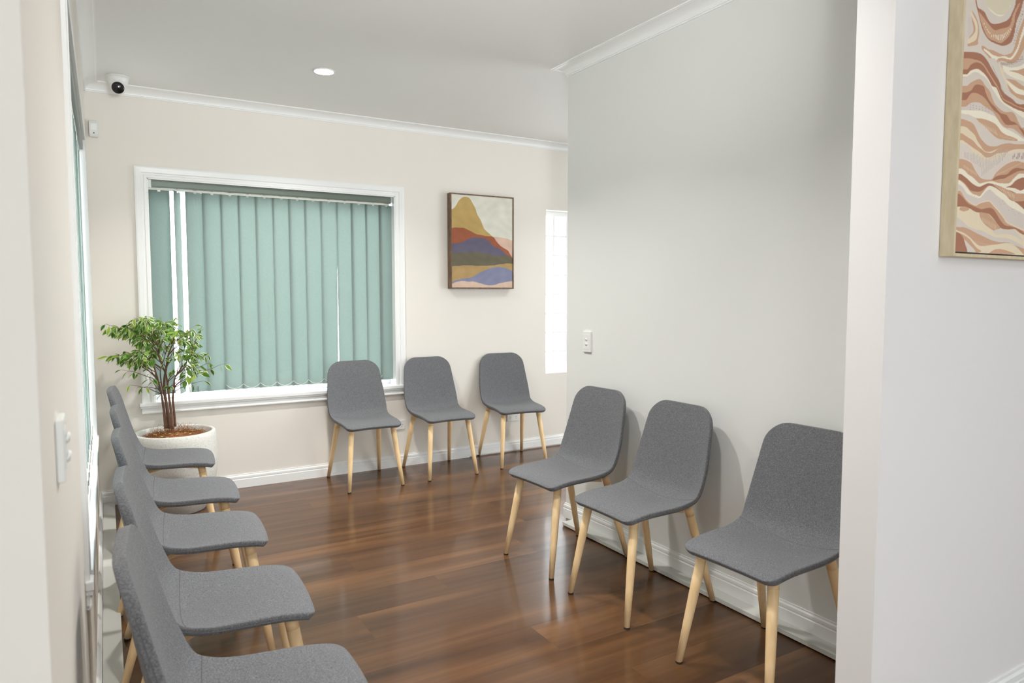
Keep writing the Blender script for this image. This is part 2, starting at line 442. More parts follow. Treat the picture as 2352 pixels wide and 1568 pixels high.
def window(name, x0, x1, z0, z1, place, loc=None, rot=None, depth=.17, mullions=(), cas=.073, sill=True, k=1.0):
    """place(a, d, z): a along the wall, d into the room (+) or outwards (-)"""
    fr = BM()
    def bx(bm, a0, a1, d0, d1, zz0, zz1):
        p = [place(a, d, z) for a in (a0, a1) for d in (d0, d1) for z in (zz0, zz1)]
        box(bm, min(q[0] for q in p), max(q[0] for q in p), min(q[1] for q in p), max(q[1] for q in p), zz0, zz1)
    # jamb linings
    t = .010
    bx(fr, x0-.001, x0+t, -depth+.01, .012, z0, z1); bx(fr, x1-t, x1+.001, -depth+.01, .012, z0, z1)
    bx(fr, x0, x1, -depth+.01, .012, z1-t, z1+.001)
    # sash
    s = .035
    bx(fr, x0+t, x0+t+s, -.155, -.115, z0, z1-t); bx(fr, x1-t-s, x1-t, -.155, -.115, z0, z1-t)
    bx(fr, x0+t, x1-t, -.155, -.125, z0-.01, z0+.010); bx(fr, x0+t, x1-t, -.155, -.115, z1-t-s, z1-t)
    for m in mullions: bx(fr, m-.02, m+.02, -.155, -.115, z0, z1-t)
    root = struct(mesh_obj(name, fix(fr), M_TRIM, loc=loc, rot=rot))
    g = BM(); bx(g, x0+t, x1-t, -.137, -.133, z0+.01, z1-t); mesh_obj('glass', g, M_GLASS, root)
    if sill:
        a = BM(); architrave(a, x0+.004, x1-.004, z0-.012, z1-.004, cas, place, k); mesh_obj('architrave', fix(a), M_TRIM, root)
        s_ = BM()
        e = .002
        bx(s_, x0, x1, -depth+.01, 0, z0-.018, z0+e)
        bx(s_, x0-cas-.012*k, x1+cas+.012*k, 0, .034*k, z0-.022, z0+e)
        bx(s_, x0-cas-.008*k, x1+cas+.008*k, 0, .028*k, z0-.034, z0-.022)
        bx(s_, x0-cas, x1+cas, 0, .018*k, z0-.072, z0-.034)
        bx(s_, x0-cas, x1+cas, 0, .023*k, z0-.070, z0-.058)
        mesh_obj('window_sill', s_, M_TRIM, root, bevel=.003)
    return root
pB = lambda a, d, z: (a, YB-d, z)
window('window_1', *W1, pB)
pL = lambda a, d, z: (d, a, z)
window('window_2', LWO[0], LWO[1], LWO[2], LWO[3], pL, loc=LW_LOC, rot=LW_ROT, k=.55)
# narrow window with colonial bars, plastered reveal
bm = BM(); x0, x1, z0, z1 = W3
yf = YB+.085
box(bm, x0, x0+.018, yf, yf+.03, z0, z1); box(bm, x1-.018, x1, yf, yf+.03, z0, z1)
box(bm, x0, x1, yf, yf+.03, z0, z0+.045); box(bm, x0, x1, yf, yf+.03, z1-.04, z1)
w3 = struct(mesh_obj('window_3', bm, M_TRIM))
bm = BM()
for k in range(1, 6): 
    xk = x0+.0+.142*k-.0; 
    if xk < x1-.03: box(bm, xk-.009, xk+.009, yf+.004, yf+.024, z0+.04, z1-.035)
for k in range(1, 8):
    zk = z1-.035-.172*k - .010
    box(bm, x0+.01, x1-.01, yf+.006, yf+.022, zk-.009, zk+.009)
mesh_obj('glazing_bars', bm, M_TRIM, w3)
bm = BM(); box(bm, x0, x1, yf+.011, yf+.015, z0+.02, z1-.02); mesh_obj('glass', bm, M_GLASS, w3)

# ------------------------------------------------------------------ vertical blinds
def vane_bm(w, L, bow=.004, twist=0.0, lean=0.0):
    bm = BM(); n = 6; m = 10; grid = []
    for j in range(m+1):
        t = j/m; row = []
        for i in range(n+1):
            u = i/n-.5; a = twist*t
            x = u*w; y = -bow*(1-4*u*u)
            row.append(bm.verts.new((x*math.cos(a)-y*math.sin(a)+lean*t, x*math.sin(a)+y*math.cos(a), -L*t)))
        grid.append(row)
    for j in range(m):
        for i in range(n): bm.faces.new((grid[j][i], grid[j][i+1], grid[j+1][i+1], grid[j+1][i]))
    geo = bm.faces[:]
    bmesh.ops.solidify(bm, geom=geo, thickness=.0007)
    return bm
def blind_back():
    yv = YB+.048
    root = thing('vertical_blind', 'teal fabric vertical blind with grey-green headrail in the wide back window', 'blind', (W1[0], yv, 2.09))
    def loc(x, y, z): return (x-W1[0], y-yv, z-2.09)
    bm = BM(); box(bm, .028, 1.670, -.030, .018, -.040, .006); box(bm, .028, 1.670, -.034, -.030, -.034, -.001)
    mesh_obj('headrail', bm, M_RAIL, root, bevel=.002)
    bm = BM(); box(bm, .011, .030, -.034, .020, -.044, .007); mesh_obj('end_cap', bm, M_WHITE, root, bevel=.002)
    bm = BM(); box(bm, .015, 1.66, -.014, .006, -.054, -.042); mesh_obj('track', bm, M_TRACK, root)
    # edges of vanes read off the photograph at mid height
    s = 2.6136
    edges = [(103,228),(258,300),(331,437),(435,545),(544,652),(650,757),(753,858),(856,952),(951,1051),(1047,1146),(1144,1240),(1240,1325),(1325,1414),(1412,1484),(1484,1577)]
    z_at = 2.0
    hang = BM(); wt = BM(); bot = []
    for i, (a, b) in enumerate(edges):
        pa = on(300+a/s, 370+230/s, 'y', yv); pb = on(300+b/s, 370+230/s, 'y', yv)
        xa, xb = pa[0], pb[0]
        wv = .127
        ang = .07
        if i == 1: ang = 1.15
        xc = (xa+xb)/2 if i in (0, 1) else xa + wv/2*math.cos(ang) - .008
        if i == 14: xc = xb - wv/2*math.cos(ang)+.004
        if i == 0: xc = xa+wv/2+.002; ang = .05
        tw = random.uniform(.03, .08); ln = random.uniform(-.002, .003)
        if i == 10: tw, ln = .16, -.009
        if i in (3, 6, 8): tw += .03
        if i == 2: ang = .28
        L = 2.036-.690
        v = mesh_obj('vane', vane_bm(wv, L, .003, tw, ln), M_BLIND, root, smooth=True, loc=loc(xc, yv+.001*(i % 2), 2.036), rot=(0, 0, ang))
        mesh_obj('hanger', (lambda q: (box(q, -.009, .009, -.004, .004, -.012, .016), q)[1])(BM()), M_STEEL, v, loc=(0, 0, .004))
        bot.append((xc, ang+tw))
    # bead chain drooping from vane to vane near the hem
    ch = BM()
    for (xa, aa), (xb, ab) in zip(bot[3:-2], bot[4:-1]):
        pts = []
        for k in range(9):
            t = k/8; x = xa+(xb-xa)*t+.055
            pts.append(loc(x, yv-.016, .728 - .030*4*t*(1-t)))
        tube(ch, pts, .0016, 5)
    mesh_obj('bead_chain', ch, M_TRACK, root, smooth=True)
    for (x, z) in ((.52, .70), (.57, .70)):
        wm = BM(); box(wm, x-W1[0]-.003, x-W1[0]+.003, -.02, -.016, z-2.09-.01, z-2.09+.03)
        mesh_obj('chain_weight', wm, M_RAIL, root)
blind_back()
def blind_left():
    root = thing('vertical_blind', 'teal vertical blind seen edge-on in the left wall window', 'blind', LW_LOC, LW_ROT[2])
    bm = BM(); box(bm, -.036, .002, LWO[0]+.02, LWO[1]-.02, 2.050, 2.096); mesh_obj('headrail', bm, M_RAIL, root, bevel=.002)
    bm = BM(); box(bm, -.022, -.012, LWO[0]+.02, LWO[1]-.02, 2.040, 2.050); mesh_obj('track', bm, M_TRACK, root)
    n = 15; span = (LWO[1]-LWO[0]-.16)
    for i in range(n):
        y = LWO[0]+.07+span*i/(n-1)
        mesh_obj('vane', vane_bm(.127, 1.36, .004, random.uniform(-.05, .05)), M_BLIND, root, smooth=True, loc=(-.017, y, 2.036), rot=(0, 0, PI/2+.07+random.uniform(-.03, .03)))
    ch = BM()
    for i in range(n-1):
        y0_ = LWO[0]+.07+span*i/(n-1); y1_ = y0_+span/(n-1)
        tube(ch, [(-.004, y0_+(y1_-y0_)*t/6, .72-.03*4*(t/6)*(1-t/6)) for t in range(7)], .0015, 4)
    mesh_obj('bead_chain', ch, M_TRACK, root)
blind_left()

# ------------------------------------------------------------------ chairs
def chair():
    root = thing('waiting_chair', '', 'chair')
    prof = crom([(-.252, .438), (-.238, .449), (-.205, .456), (-.14, .457), (-.05, .450), (.03, .444), (.09, .446), (.132, .458), (.160, .487), (.178, .535), (.192, .60), (.206, .68), (.221, .77), (.233, .835), (.238, .862)], 10)
    d = np.r_[0, np.cumsum(np.linalg.norm(np.diff(prof, axis=0), axis=1))]; T = d[-1]
    def P(s): return np.interp(s, d, prof[:, 0]), np.interp(s, d, prof[:, 1])
    W_s = [0, .06, .18, .30, .40, .47, .55, .65, .75, T]; W_w = [.196, .203, .208, .213, .219, .222, .219, .208, .196, .180]
    C_s = [0, .05, .15, .28, .36, .42, .48, .55, .68, T]; C_w = [-.012, -.004, .008, .024, .038, .046, .044, .034, .022, .010]
    def hw(s):
        w = np.interp(s, W_s, W_w); r = .042
        if s < r: w = w-r+math.sqrt(max(0, r*r-(r-s)**2))
        r = .085
        if T-s < r: w = w-r+math.sqrt(max(0, r*r-(r-(T-s))**2))
        return w
    rows = [0, .006, .014, .026, .040, .060] + list(np.linspace(.085, T-.10, 22)) + [T-.078, T-.055, T-.037, T-.022, T-.011, T-.004, T]
    cols = [-1, -.955, -.88, -.76, -.6, -.4, -.2, 0, .2, .4, .6, .76, .88, .955, 1]
    def S(s, u, lift=0):
        y, z = P(s); y2, z2 = P(min(T, s+.012)); y1, z1 = P(max(0, s-.012))
        tx = np.array([y2-y1, z2-z1]); tx /= np.linalg.norm(tx); nrm = np.array([-tx[1], tx[0]])
        x = u*hw(s); w0 = np.interp(s, W_s, W_w)
        k = np.interp(s, C_s, C_w)*abs(x/w0)**2.3 + lift
        return (x, y+nrm[0]*k, z+nrm[1]*k)
    bm = BM(); TH = .025
    g = [[bm.verts.new(S(s, u)) for u in cols] for s in rows]
    h = [[bm.verts.new(S(s, u*.985, -TH)) for u in cols] for s in rows]
    nr, nc = len(rows), len(cols)
    for j in range(nr-1):
        for i in range(nc-1):
            bm.faces.new((g[j][i], g[j][i+1], g[j+1][i+1], g[j+1][i])); bm.faces.new((h[j][i], h[j+1][i], h[j+1][i+1], h[j][i+1]))
    for j in range(nr-1):
        bm.faces.new((g[j][0], g[j+1][0], h[j+1][0], h[j][0])); bm.faces.new((g[j][-1], h[j][-1], h[j+1][-1], g[j+1][-1]))
    for i in range(nc-1):
        bm.faces.new((g[0][i], h[0][i], h[0][i+1], g[0][i+1])); bm.faces.new((g[-1][i], g[-1][i+1], h[-1][i+1], h[-1][i]))
    fix(bm)
    tmp = mesh_obj('tmp', bm, M_FAB)
    m = tmp.modifiers.new('u', 'SUBSURF'); m.levels = 2; m.render_levels = 2
    bpy.context.view_layer.update()
    me = bpy.data.meshes.new_from_object(tmp.evaluated_get(bpy.context.evaluated_depsgraph_get()))
    bpy.data.objects.remove(tmp)
    me.name = 'seat_shell'
    sh = mesh_obj('seat_shell', me, None, root, smooth=True)
    # stitched fold across the bend and piping round the rim
    bm = BM(); tube(bm, [S(.365, u, .0012) for u in np.linspace(-.97, .97, 25)], .0012, 5)
    mesh_obj('seam', bm, M_SEAM, sh, smooth=True)
    bm = BM(); ring = []
    ss = list(np.linspace(.05, T-.085, 26))
    for s in ss: ring.append(S(s, 1.0))
    def low(s, u):
        y, z = P(s); y2, z2 = P(min(T, s+.01)); y1, z1 = P(max(0, s-.01))
        tx = np.array([y2-y1, z2-z1]); tx /= np.linalg.norm(tx); nrm = np.array([-tx[1], tx[0]])
        k = np.interp(s, C_s, C_w) - .016
        return ((hw(s)-.002)*u, y+nrm[0]*k, z+nrm[1]*k)
    for sg in (1, -1):
        bm = BM(); tube(bm, [low(s, sg) for s in ss], .0011, 5); mesh_obj('piping', bm, M_SEAM, sh, smooth=True)
    # wooden crossed rails under the seat
    for sg in (1, -1):
        bm = BM(); tube(bm, [(sg*.14, -.160, .424), (0, -.02, .412+.001*sg), (-sg*.14, .115, .414)], .010, 6)
        mesh_obj('seat_rail', bm, M_LEG, root)
    for sx in (-1, 1):
        for top, ft in (((.150*sx, -.176, .428), (.194*sx, -.247, .006)), ((.153*sx, .128, .432), (.197*sx, .245, .006))):
            a, b = Vector(top), Vector(ft)
            bm = BM()
            pts = [a.lerp(b, t) for t in (0, .085, .0855, .09, .0905, .35, .65, 1)]
            tube(bm, pts, [.0192, .0190, .0182, .0182, .0190, .0182, .0160, .0122], 20)
            lg = mesh_obj('leg', bm, M_LEG, root, smooth=True)
            bm = BM(); lathe(bm, [(.0115, 0), (.0125, .001), (.0128, .006), (.0118, .008)], 20, (ft[0], ft[1]))
            mesh_obj('foot_cap', bm, M_DARK, lg, smooth=True)
    return root
def copy_tree(o, parent=None):
    c = o.copy(); COL.objects.link(c); c.parent = parent
    for ch in list(o.children):
        copy_tree(ch, c)
    return c
proto = chair()
R_ = math.radians
CH = [
 ((1.628, 4.835), 0, 'grey upholstered chair in front of the wide window, its back overlapping the blind', 'chairs along the back wall'),
 ((2.223, 4.835), 0, 'grey upholstered chair beside the window edge, middle of the back wall three', 'chairs along the back wall'),
 ((2.880, 4.850), -7, 'grey upholstered chair turned slightly, below the mountain picture by the narrow window', 'chairs along the back wall'),
 ((2.050, 2.900), -86.3, 'grey upholstered chair at the free end of the right wall near the light switch', 'chairs along the right wall'),
 ((2.052, 2.323), -89.5, 'grey upholstered chair in the middle of the right wall row', 'chairs along the right wall'),
 ((2.055, 1.640), -88, 'grey upholstered chair partly hidden by the near white wall end', 'chairs along the right wall'),
 ((.290, 4.230), 85.5, 'grey upholstered chair farthest along the left wall, just before the plant pot', 'chairs along the left wall'),
 ((.292, 3.480), 86.5, 'grey upholstered chair second from the plant pot along the left wall', 'chairs along the left wall'),
 ((.288, 2.850), 86.5, 'grey upholstered chair in the middle of the five along the left wall', 'chairs along the left wall'),
 ((.282, 2.175), 86.5, 'grey upholstered chair second nearest in the left wall row, full seat visible', 'chairs along the left wall'),
 ((.272, 1.570), 86, 'nearest grey upholstered chair in the left wall row, cut by the bottom edge', 'chairs along the left wall'),
]
for i, ((x, y), a, lab, grp) in enumerate(CH):
    o = proto if i == 0 else copy_tree(proto)
    o.location = (x, y, 0); o.rotation_euler = (0, 0, R_(a)); tag(o, lab, 'chair', grp)

# ------------------------------------------------------------------ potted fig
def fig():
    cx, cy = .390, 4.800
    root = thing('potted_fig', 'variegated fig with bare brown stems in a round white pot by the window', 'plant', (cx, cy, 0))
    bm = BM(); lathe(bm, [(.150, 0), (.165, .004), (.215, .12), (.243, .26), (.247, .36), (.238, .46), (.234, .494), (.229, .500), (.216, .500), (.211, .494), (.212, .42), (.20, .40), (.1, .39), (.001, .39)], 64)
    mesh_obj('pot', bm, M_POT, root, smooth=True)
    bm = BM(); bmesh.ops.create_circle(bm, cap_ends=True, radius=.208, segments=40, matrix=Matrix.Translation((0, 0, .452)))
    mesh_obj('soil', bm, M_SOIL, root)
    # coir mulch: mound and fibres
    bm = BM(); n = 40; rings = []
    for j in range(9):
        r = .186*j/8; row = []
        for k in range(n):
            a = 2*PI*k/n; rr = r*(1+.06*math.sin(3*a+1)+.04*math.sin(7*a))
            row.append(bm.verts.new((rr*math.cos(a)+.004, rr*math.sin(a), .458+.020*math.cos(min(1, j/8)*PI/2)+random.uniform(-.006, .008)*(j < 8))))
        rings.append(row)
    for r0, r1 in zip(rings, rings[1:]):
        for k in range(n): bm.faces.new((r0[k], r0[(k+1) % n], r1[(k+1) % n], r1[k]))
    for q in range(1500):
        a = random.uniform(0, 2*PI); r = .185*math.sqrt(random.random()); x, y = r*math.cos(a), r*math.sin(a)
        hz = .470 + (.03 if random.random() < .25 else .008)*random.random()
        if .05 < r < .12 and math.sin(a) > .1 and random.random() < .5: hz += random.uniform(.01, .05)
        b = random.uniform(0, 2*PI); l = random.uniform(.015, .045)
        p0 = Vector((x, y, .462)); p2 = Vector((x+l*math.cos(b), y+l*math.sin(b), hz)); 
        rad = math.hypot(p2.x, p2.y)
        if rad > .195: continue
        p1 = (p0+p2)/2+Vector((random.uniform(-.01, .01), random.uniform(-.01, .01), .010))
        tube(bm, [p0, p1, p2], .0009, 3, False)
    mu = mesh_obj('coir_mulch', bm, M_COIR, root); mu['kind'] = 'stuff'
    bm = BM()
    for q in range(34):
        a = random.uniform(0, 2*PI); r = .17*math.sqrt(random.random()); b = random.uniform(0, 6.28); s = random.uniform(.010, .020)
        c = Vector((r*math.cos(a), r*math.sin(a), .487)); u = Vector((math.cos(b), math.sin(b), random.uniform(-.2, .3))); v = Vector((-math.sin(b), math.cos(b), .2))
        f = [bm.verts.new(c-u*s), bm.verts.new(c+v*s*.4), bm.verts.new(c+u*s), bm.verts.new(c-v*s*.4)]; bm.faces.new(f)
    mesh_obj('fallen_leaves', bm, M_DRYLEAF, root)['kind'] = 'stuff'
    # stems. picture coordinates of a 4.356x crop with origin 200,700 at the plant's depth
    def W(x, y, dy=0.0):
        p = on(200+x/4.356, 700+y/4.356, 'y', cy+dy); return Vector((p[0]-cx, p[1]-cy, p[2]))
    trunks = [
      ([(785,1235,-.01),(772,1080,-.01),(755,960,0),(735,850,.02),(700,720,.03),(668,600,.05),(640,470,.06),(622,350,.08)], .0085),
      ([(828,1235,.01),(805,1050,.0),(780,900,0),(772,760,0),(795,620,-.02),(815,500,-.02),(850,400,-.03),(880,300,-.04)], .0100),
      ([(858,1240,-.03),(842,1080,-.03),(825,960,-.03),(808,820,-.03),(790,700,-.03),(745,590,-.05),(715,480,-.06),(705,350,-.08)], .0085),
      ([(884,1215,.03),(868,1050,.03),(858,940,.03),(868,830,.04),(880,730,.05),(935,640,.06),(1000,560,.08),(1050,500,.1)], .0075),
      ([(800,1235,.03),(800,1100,.04),(785,980,.05),(760,860,.06),(740,760,.07),(735,660,.09),(770,540,.1),(800,430,.12)], .0065),
    ]
    nodes = []
    for pts, r in trunks:
        P3 = [W(*p) for p in pts]; cr = crom([tuple(p) for p in P3], 5); n = len(cr)
        bm = BM(); tube(bm, [Vector(q) for q in cr], [r*(1-.72*(i/(n-1))**1.1) for i in range(n)], 8)
        mesh_obj('stem', bm, M_BARK, root, smooth=True)
        for i in range(int(n*.38), n): nodes.append((Vector(cr[i]), i/n))
    # twig tips
    tips = []
    def clus(x0, x1, y0, y1, n, k):
        for _ in range(n): tips.append((random.uniform(x0, x1), random.uniform(y0, y1), random.uniform(-.2, .17), k))
    clus(200, 330, 165, 250, 4, 6); clus(330, 480, 160, 280, 6, 6); clus(450, 640, 80, 200, 9, 6); clus(440, 640, 230, 370, 8, 7)
    clus(640, 780, 170, 400, 8, 6); clus(720, 900, 130, 260, 7, 6); clus(900, 1020, 200, 330, 5, 4); clus(1020, 1100, 220, 300, 4, 5)
    clus(1030, 1170, 380, 560, 7, 5); clus(250, 400, 460, 520, 5, 6); clus(380, 560, 450, 590, 7, 6); clus(560, 700, 400, 500, 3, 5)
    clus(1050, 1150, 600, 730, 4, 3); clus(900, 980, 400, 470, 3, 4)
    tips += [(1150, 215, 0, 4), (1235, 580, 0, 4), (1375, 590, -.02, 3), (1210, 500, .05, 3), (505, 825, -.1, 2), (655, 740, -.05, 2), (430, 800, -.1, 1), (570, 690, .0, 2),
             (355, 650, -.1, 3), (770, 545, -.1, 2), (838, 820, -.1, 2), (870, 640, -.1, 2), (215, 520, -.05, 4), (190, 190, 0, 5), (1160, 760, .05, 1), (700, 960, -.08, 0), (660, 910, -.05, 0), (890, 880, -.1, 0), (1000, 580, .1, 1), (960, 500, .05, 1)]
    tw = BM(); lf = BM(); cl = lf.loops.layers.float_color.new('tint')
    DG = srgb(70, 112, 52); MG = srgb(112, 155, 66); YG = srgb(165, 195, 88); CR = srgb(232, 236, 196)
    def leaf(p, d, L, side):
        d = d.normalized(); s = d.cross(Vector((0, 0, 1)))
        if s.length < .1: s = Vector((1, 0, 0))
        s.normalize(); s = (Matrix.Rotation(random.uniform(-1.1, 1.1), 3, d) @ s); nrm = s.cross(d)
        prof = [(0, .02), (.18, .30), (.38, .44), (.58, .40), (.78, .22), (.93, .07), (1.0, .0)]
        g1 = random.choice((DG, DG, MG, MG, YG)); g2 = random.choice((CR, CR, YG, MG))
        ctr = []; inn = []; out = []
        for t, w in prof:
            c = p + d*L*t - nrm*L*.22*t*t
            fold = nrm*L*.10*w
            ctr.append(lf.verts.new(c))
            inn.append([lf.verts.new(c+s*q*L*w*.55*.62+fold*.5) for q in (-1, 1)])
            out.append([lf.verts.new(c+s*q*L*w*.55+fold) for q in (-1, 1)])
        for i in range(len(prof)-1):
            for q in (0, 1):
                for a, b, col in ((ctr, [x[q] for x in inn], g1), ([x[q] for x in inn], [x[q] for x in out], g2)):
                    f = lf.faces.new((a[i], a[i+1], b[i+1], b[i]) if q else (a[i], b[i], b[i+1], a[i+1]))
                    for lp in f.loops: lp[cl] = col
    for (x, y, dy, k) in tips:
        tip = W(x, y, dy)
        low = [nd for nd in nodes if nd[0].z < tip.z-.02] or [nodes[0]]
        low.sort(key=lambda nd: (nd[0]-tip).length + (0 if nd[0].z < tip.z-.10 else .25) + random.random()*.10)
        a = low[0][0]; mid = (a+tip)/2 + Vector((0, 0, .25*abs(tip.z-a.z)*.4+.015))
        c1 = a.lerp(mid, .5) + Vector((random.uniform(-.01, .01), 0, -.005)); pts = []
        for i in range(9):
            t = i/8; pts.append(a*(1-t)**2+mid*2*t*(1-t)+tip*t*t + Vector((random.uniform(-1, 1), random.uniform(-1, 1), random.uniform(-1, 1)))*.003*(0 < i < 8))
        tube(tw, pts, [.0030-.0022*i/8 for i in range(9)], 5)
        for q in range(int(k*1.5+.5)):
            t = 1-.62*q/max(1, k*1.5)*random.uniform(.6, 1.1); i = min(7, int(t*8)); p = pts[i].lerp(pts[i+1], t*8-i)
            dr = Vector((random.uniform(-1, 1), random.uniform(-1, 1), random.uniform(-1.3, .1))) + (tip-a).normalized()*.6
            dr.normalize(); st = p + dr*random.uniform(.004, .010)
            tube(tw, [p, st], .0007, 3, False)
            leaf(st, dr+Vector((0, 0, -.35)), random.uniform(.036, .060), q % 2)
    mesh_obj('twigs', tw, M_TWIG, root, smooth=True)
    mesh_obj('foliage', lf, M_LEAF, root, smooth=True)
fig()

# ------------------------------------------------------------------ pictures
def inside(px, py, poly):
    c = np.zeros(px.shape, bool); n = len(poly)
    for i in range(n):
        x1, y1 = poly[i]; x2, y2 = poly[(i+1) % n]
        if y1 == y2: continue
        k = ((y1 > py) != (y2 > py)) & (px < (x2-x1)*(py-y1)/(y2-y1)+x1); c ^= k
    return c
def painted(name, xs, zs, y, rgb, mat, parent):
    nx, nz = len(xs), len(zs)
    X, Z = np.meshgrid(xs, zs); co = np.stack([X, np.full_like(X, y), Z], -1).reshape(-1, 3)
    idx = np.arange(nx*nz).reshape(nz, nx)
    q = np.stack([idx[:-1, :-1], idx[:-1, 1:], idx[1:, 1:], idx[1:, :-1]], -1).reshape(-1, 4)
    me = bpy.data.meshes.new(name); me.from_pydata(co.tolist(), [], q.tolist())
    at = me.color_attributes.new('tint', 'FLOAT_COLOR', 'POINT')
    c = np.ones((nx*nz, 4), np.float32); c[:, :3] = rgb.reshape(-1, 3); at.data.foreach_set('color', c.ravel())
    return mesh_obj(name, me, mat, parent)
def S3(r, g, b): return np.array(srgb(r, g, b)[:3])

def picture_mountain():
    x0, x1, z0, z1 = 2.436, 3.022, 1.400, 2.160; yf = YB-.062
    root = thing('framed_picture', 'watercolour mountain picture in thin dark wood frame on the back wall', 'picture', (x0, yf, z0))
    def L(bm, a, b, c, d, e, f): box(bm, a-x0, b-x0, c-yf, d-yf, e-z0, f-z0)
    bm = BM(); t = .010
    L(bm, x0, x0+t, yf, YB-.002, z0, z1); L(bm, x1-t, x1, yf, YB-.002, z0, z1)
    L(bm, x0+t, x1-t, yf, YB-.002, z0, z0+t); L(bm, x0+t, x1-t, yf, YB-.002, z1-t, z1)
    mesh_obj('frame', bm, M_FR1, root, bevel=.001)
    yc = yf+.006; a0, a1, b0, b1 = x0+t, x1-t, z0+t, z1-t
    xs = np.linspace(a0, a1, 260); zs = np.linspace(b0, b1, 340)
    X, Z = np.meshgrid(xs, zs); P = np.stack([X, np.full_like(X, yc), Z], -1)
    px, py = to_px(P); u = (px-1020)*6.27; v = (py-430)*6.27
    v = v + 2*np.sin(u*.05)+2*np.sin(u*.021+1)
    rgb = np.empty(X.shape+(3,)); rgb[:] = S3(222, 221, 207)
    def below(pts, col, m=None):
        c = crom(pts, 6); o = np.argsort(c[:, 0]); k = v > np.interp(u, c[o, 0], c[o, 1])
        if m is not None: k &= m
        rgb[k] = S3(*col); return k
    below([(700,712),(790,718),(880,735),(970,765),(1000,775)], (214, 184, 166), u > 700)
    below([(60,345),(95,328),(160,280),(210,190),(260,150),(320,138),(370,160),(410,230),(450,300),(480,390),(530,480),(575,590),(640,660),(710,718)], (190, 162, 104), u < 712)
    below([(60,605),(130,582),(220,578),(300,592),(370,625),(440,662),(540,690),(620,705),(710,715),(750,770),(800,830),(870,880),(925,920),(945,955),(1000,1040)], (160, 98, 74))
    below([(60,820),(200,800),(290,780),(360,740),(430,720),(520,725),(600,745),(660,790),(720,850),(800,885),(860,930),(900,975),(1000,1040)], (108, 104, 122))
    below([(60,955),(200,935),(280,938),(400,928),(500,930),(600,960),(700,975),(800,985),(900,978),(960,1010),(1000,1040)], (112, 106, 90))
    below([(60,1138),(300,1125),(450,1128),(560,1130),(680,1128),(780,1110),(880,1100),(1000,1098)], (180, 152, 106))
    below([(60,1392),(110,1365),(200,1325),(300,1312),(400,1295),(480,1245),(580,1200),(700,1155),(780,1145),(860,1155),(930,1185),(1000,1205)], (136, 138, 164))
    below([(60,1410),(110,1390),(220,1350),(350,1358),(450,1360),(560,1395),(650,1412),(740,1400),(820,1375),(900,1365),(1000,1345)], (214, 188, 168))
    w = 1+.05*np.sin(X*31+np.sin(Z*23)*2)*np.sin(Z*47+np.sin(X*17)*2)
    rgb *= w[..., None]
    painted('canvas', xs-x0, zs-z0, yc-yf, np.clip(rgb, 0, 1), M_ART1, root)
    bm = BM(); L(bm, a0, a1, yc+.001, yc+.02, b0, b1); mesh_obj('backing', bm, M_FR1, root)
picture_mountain()

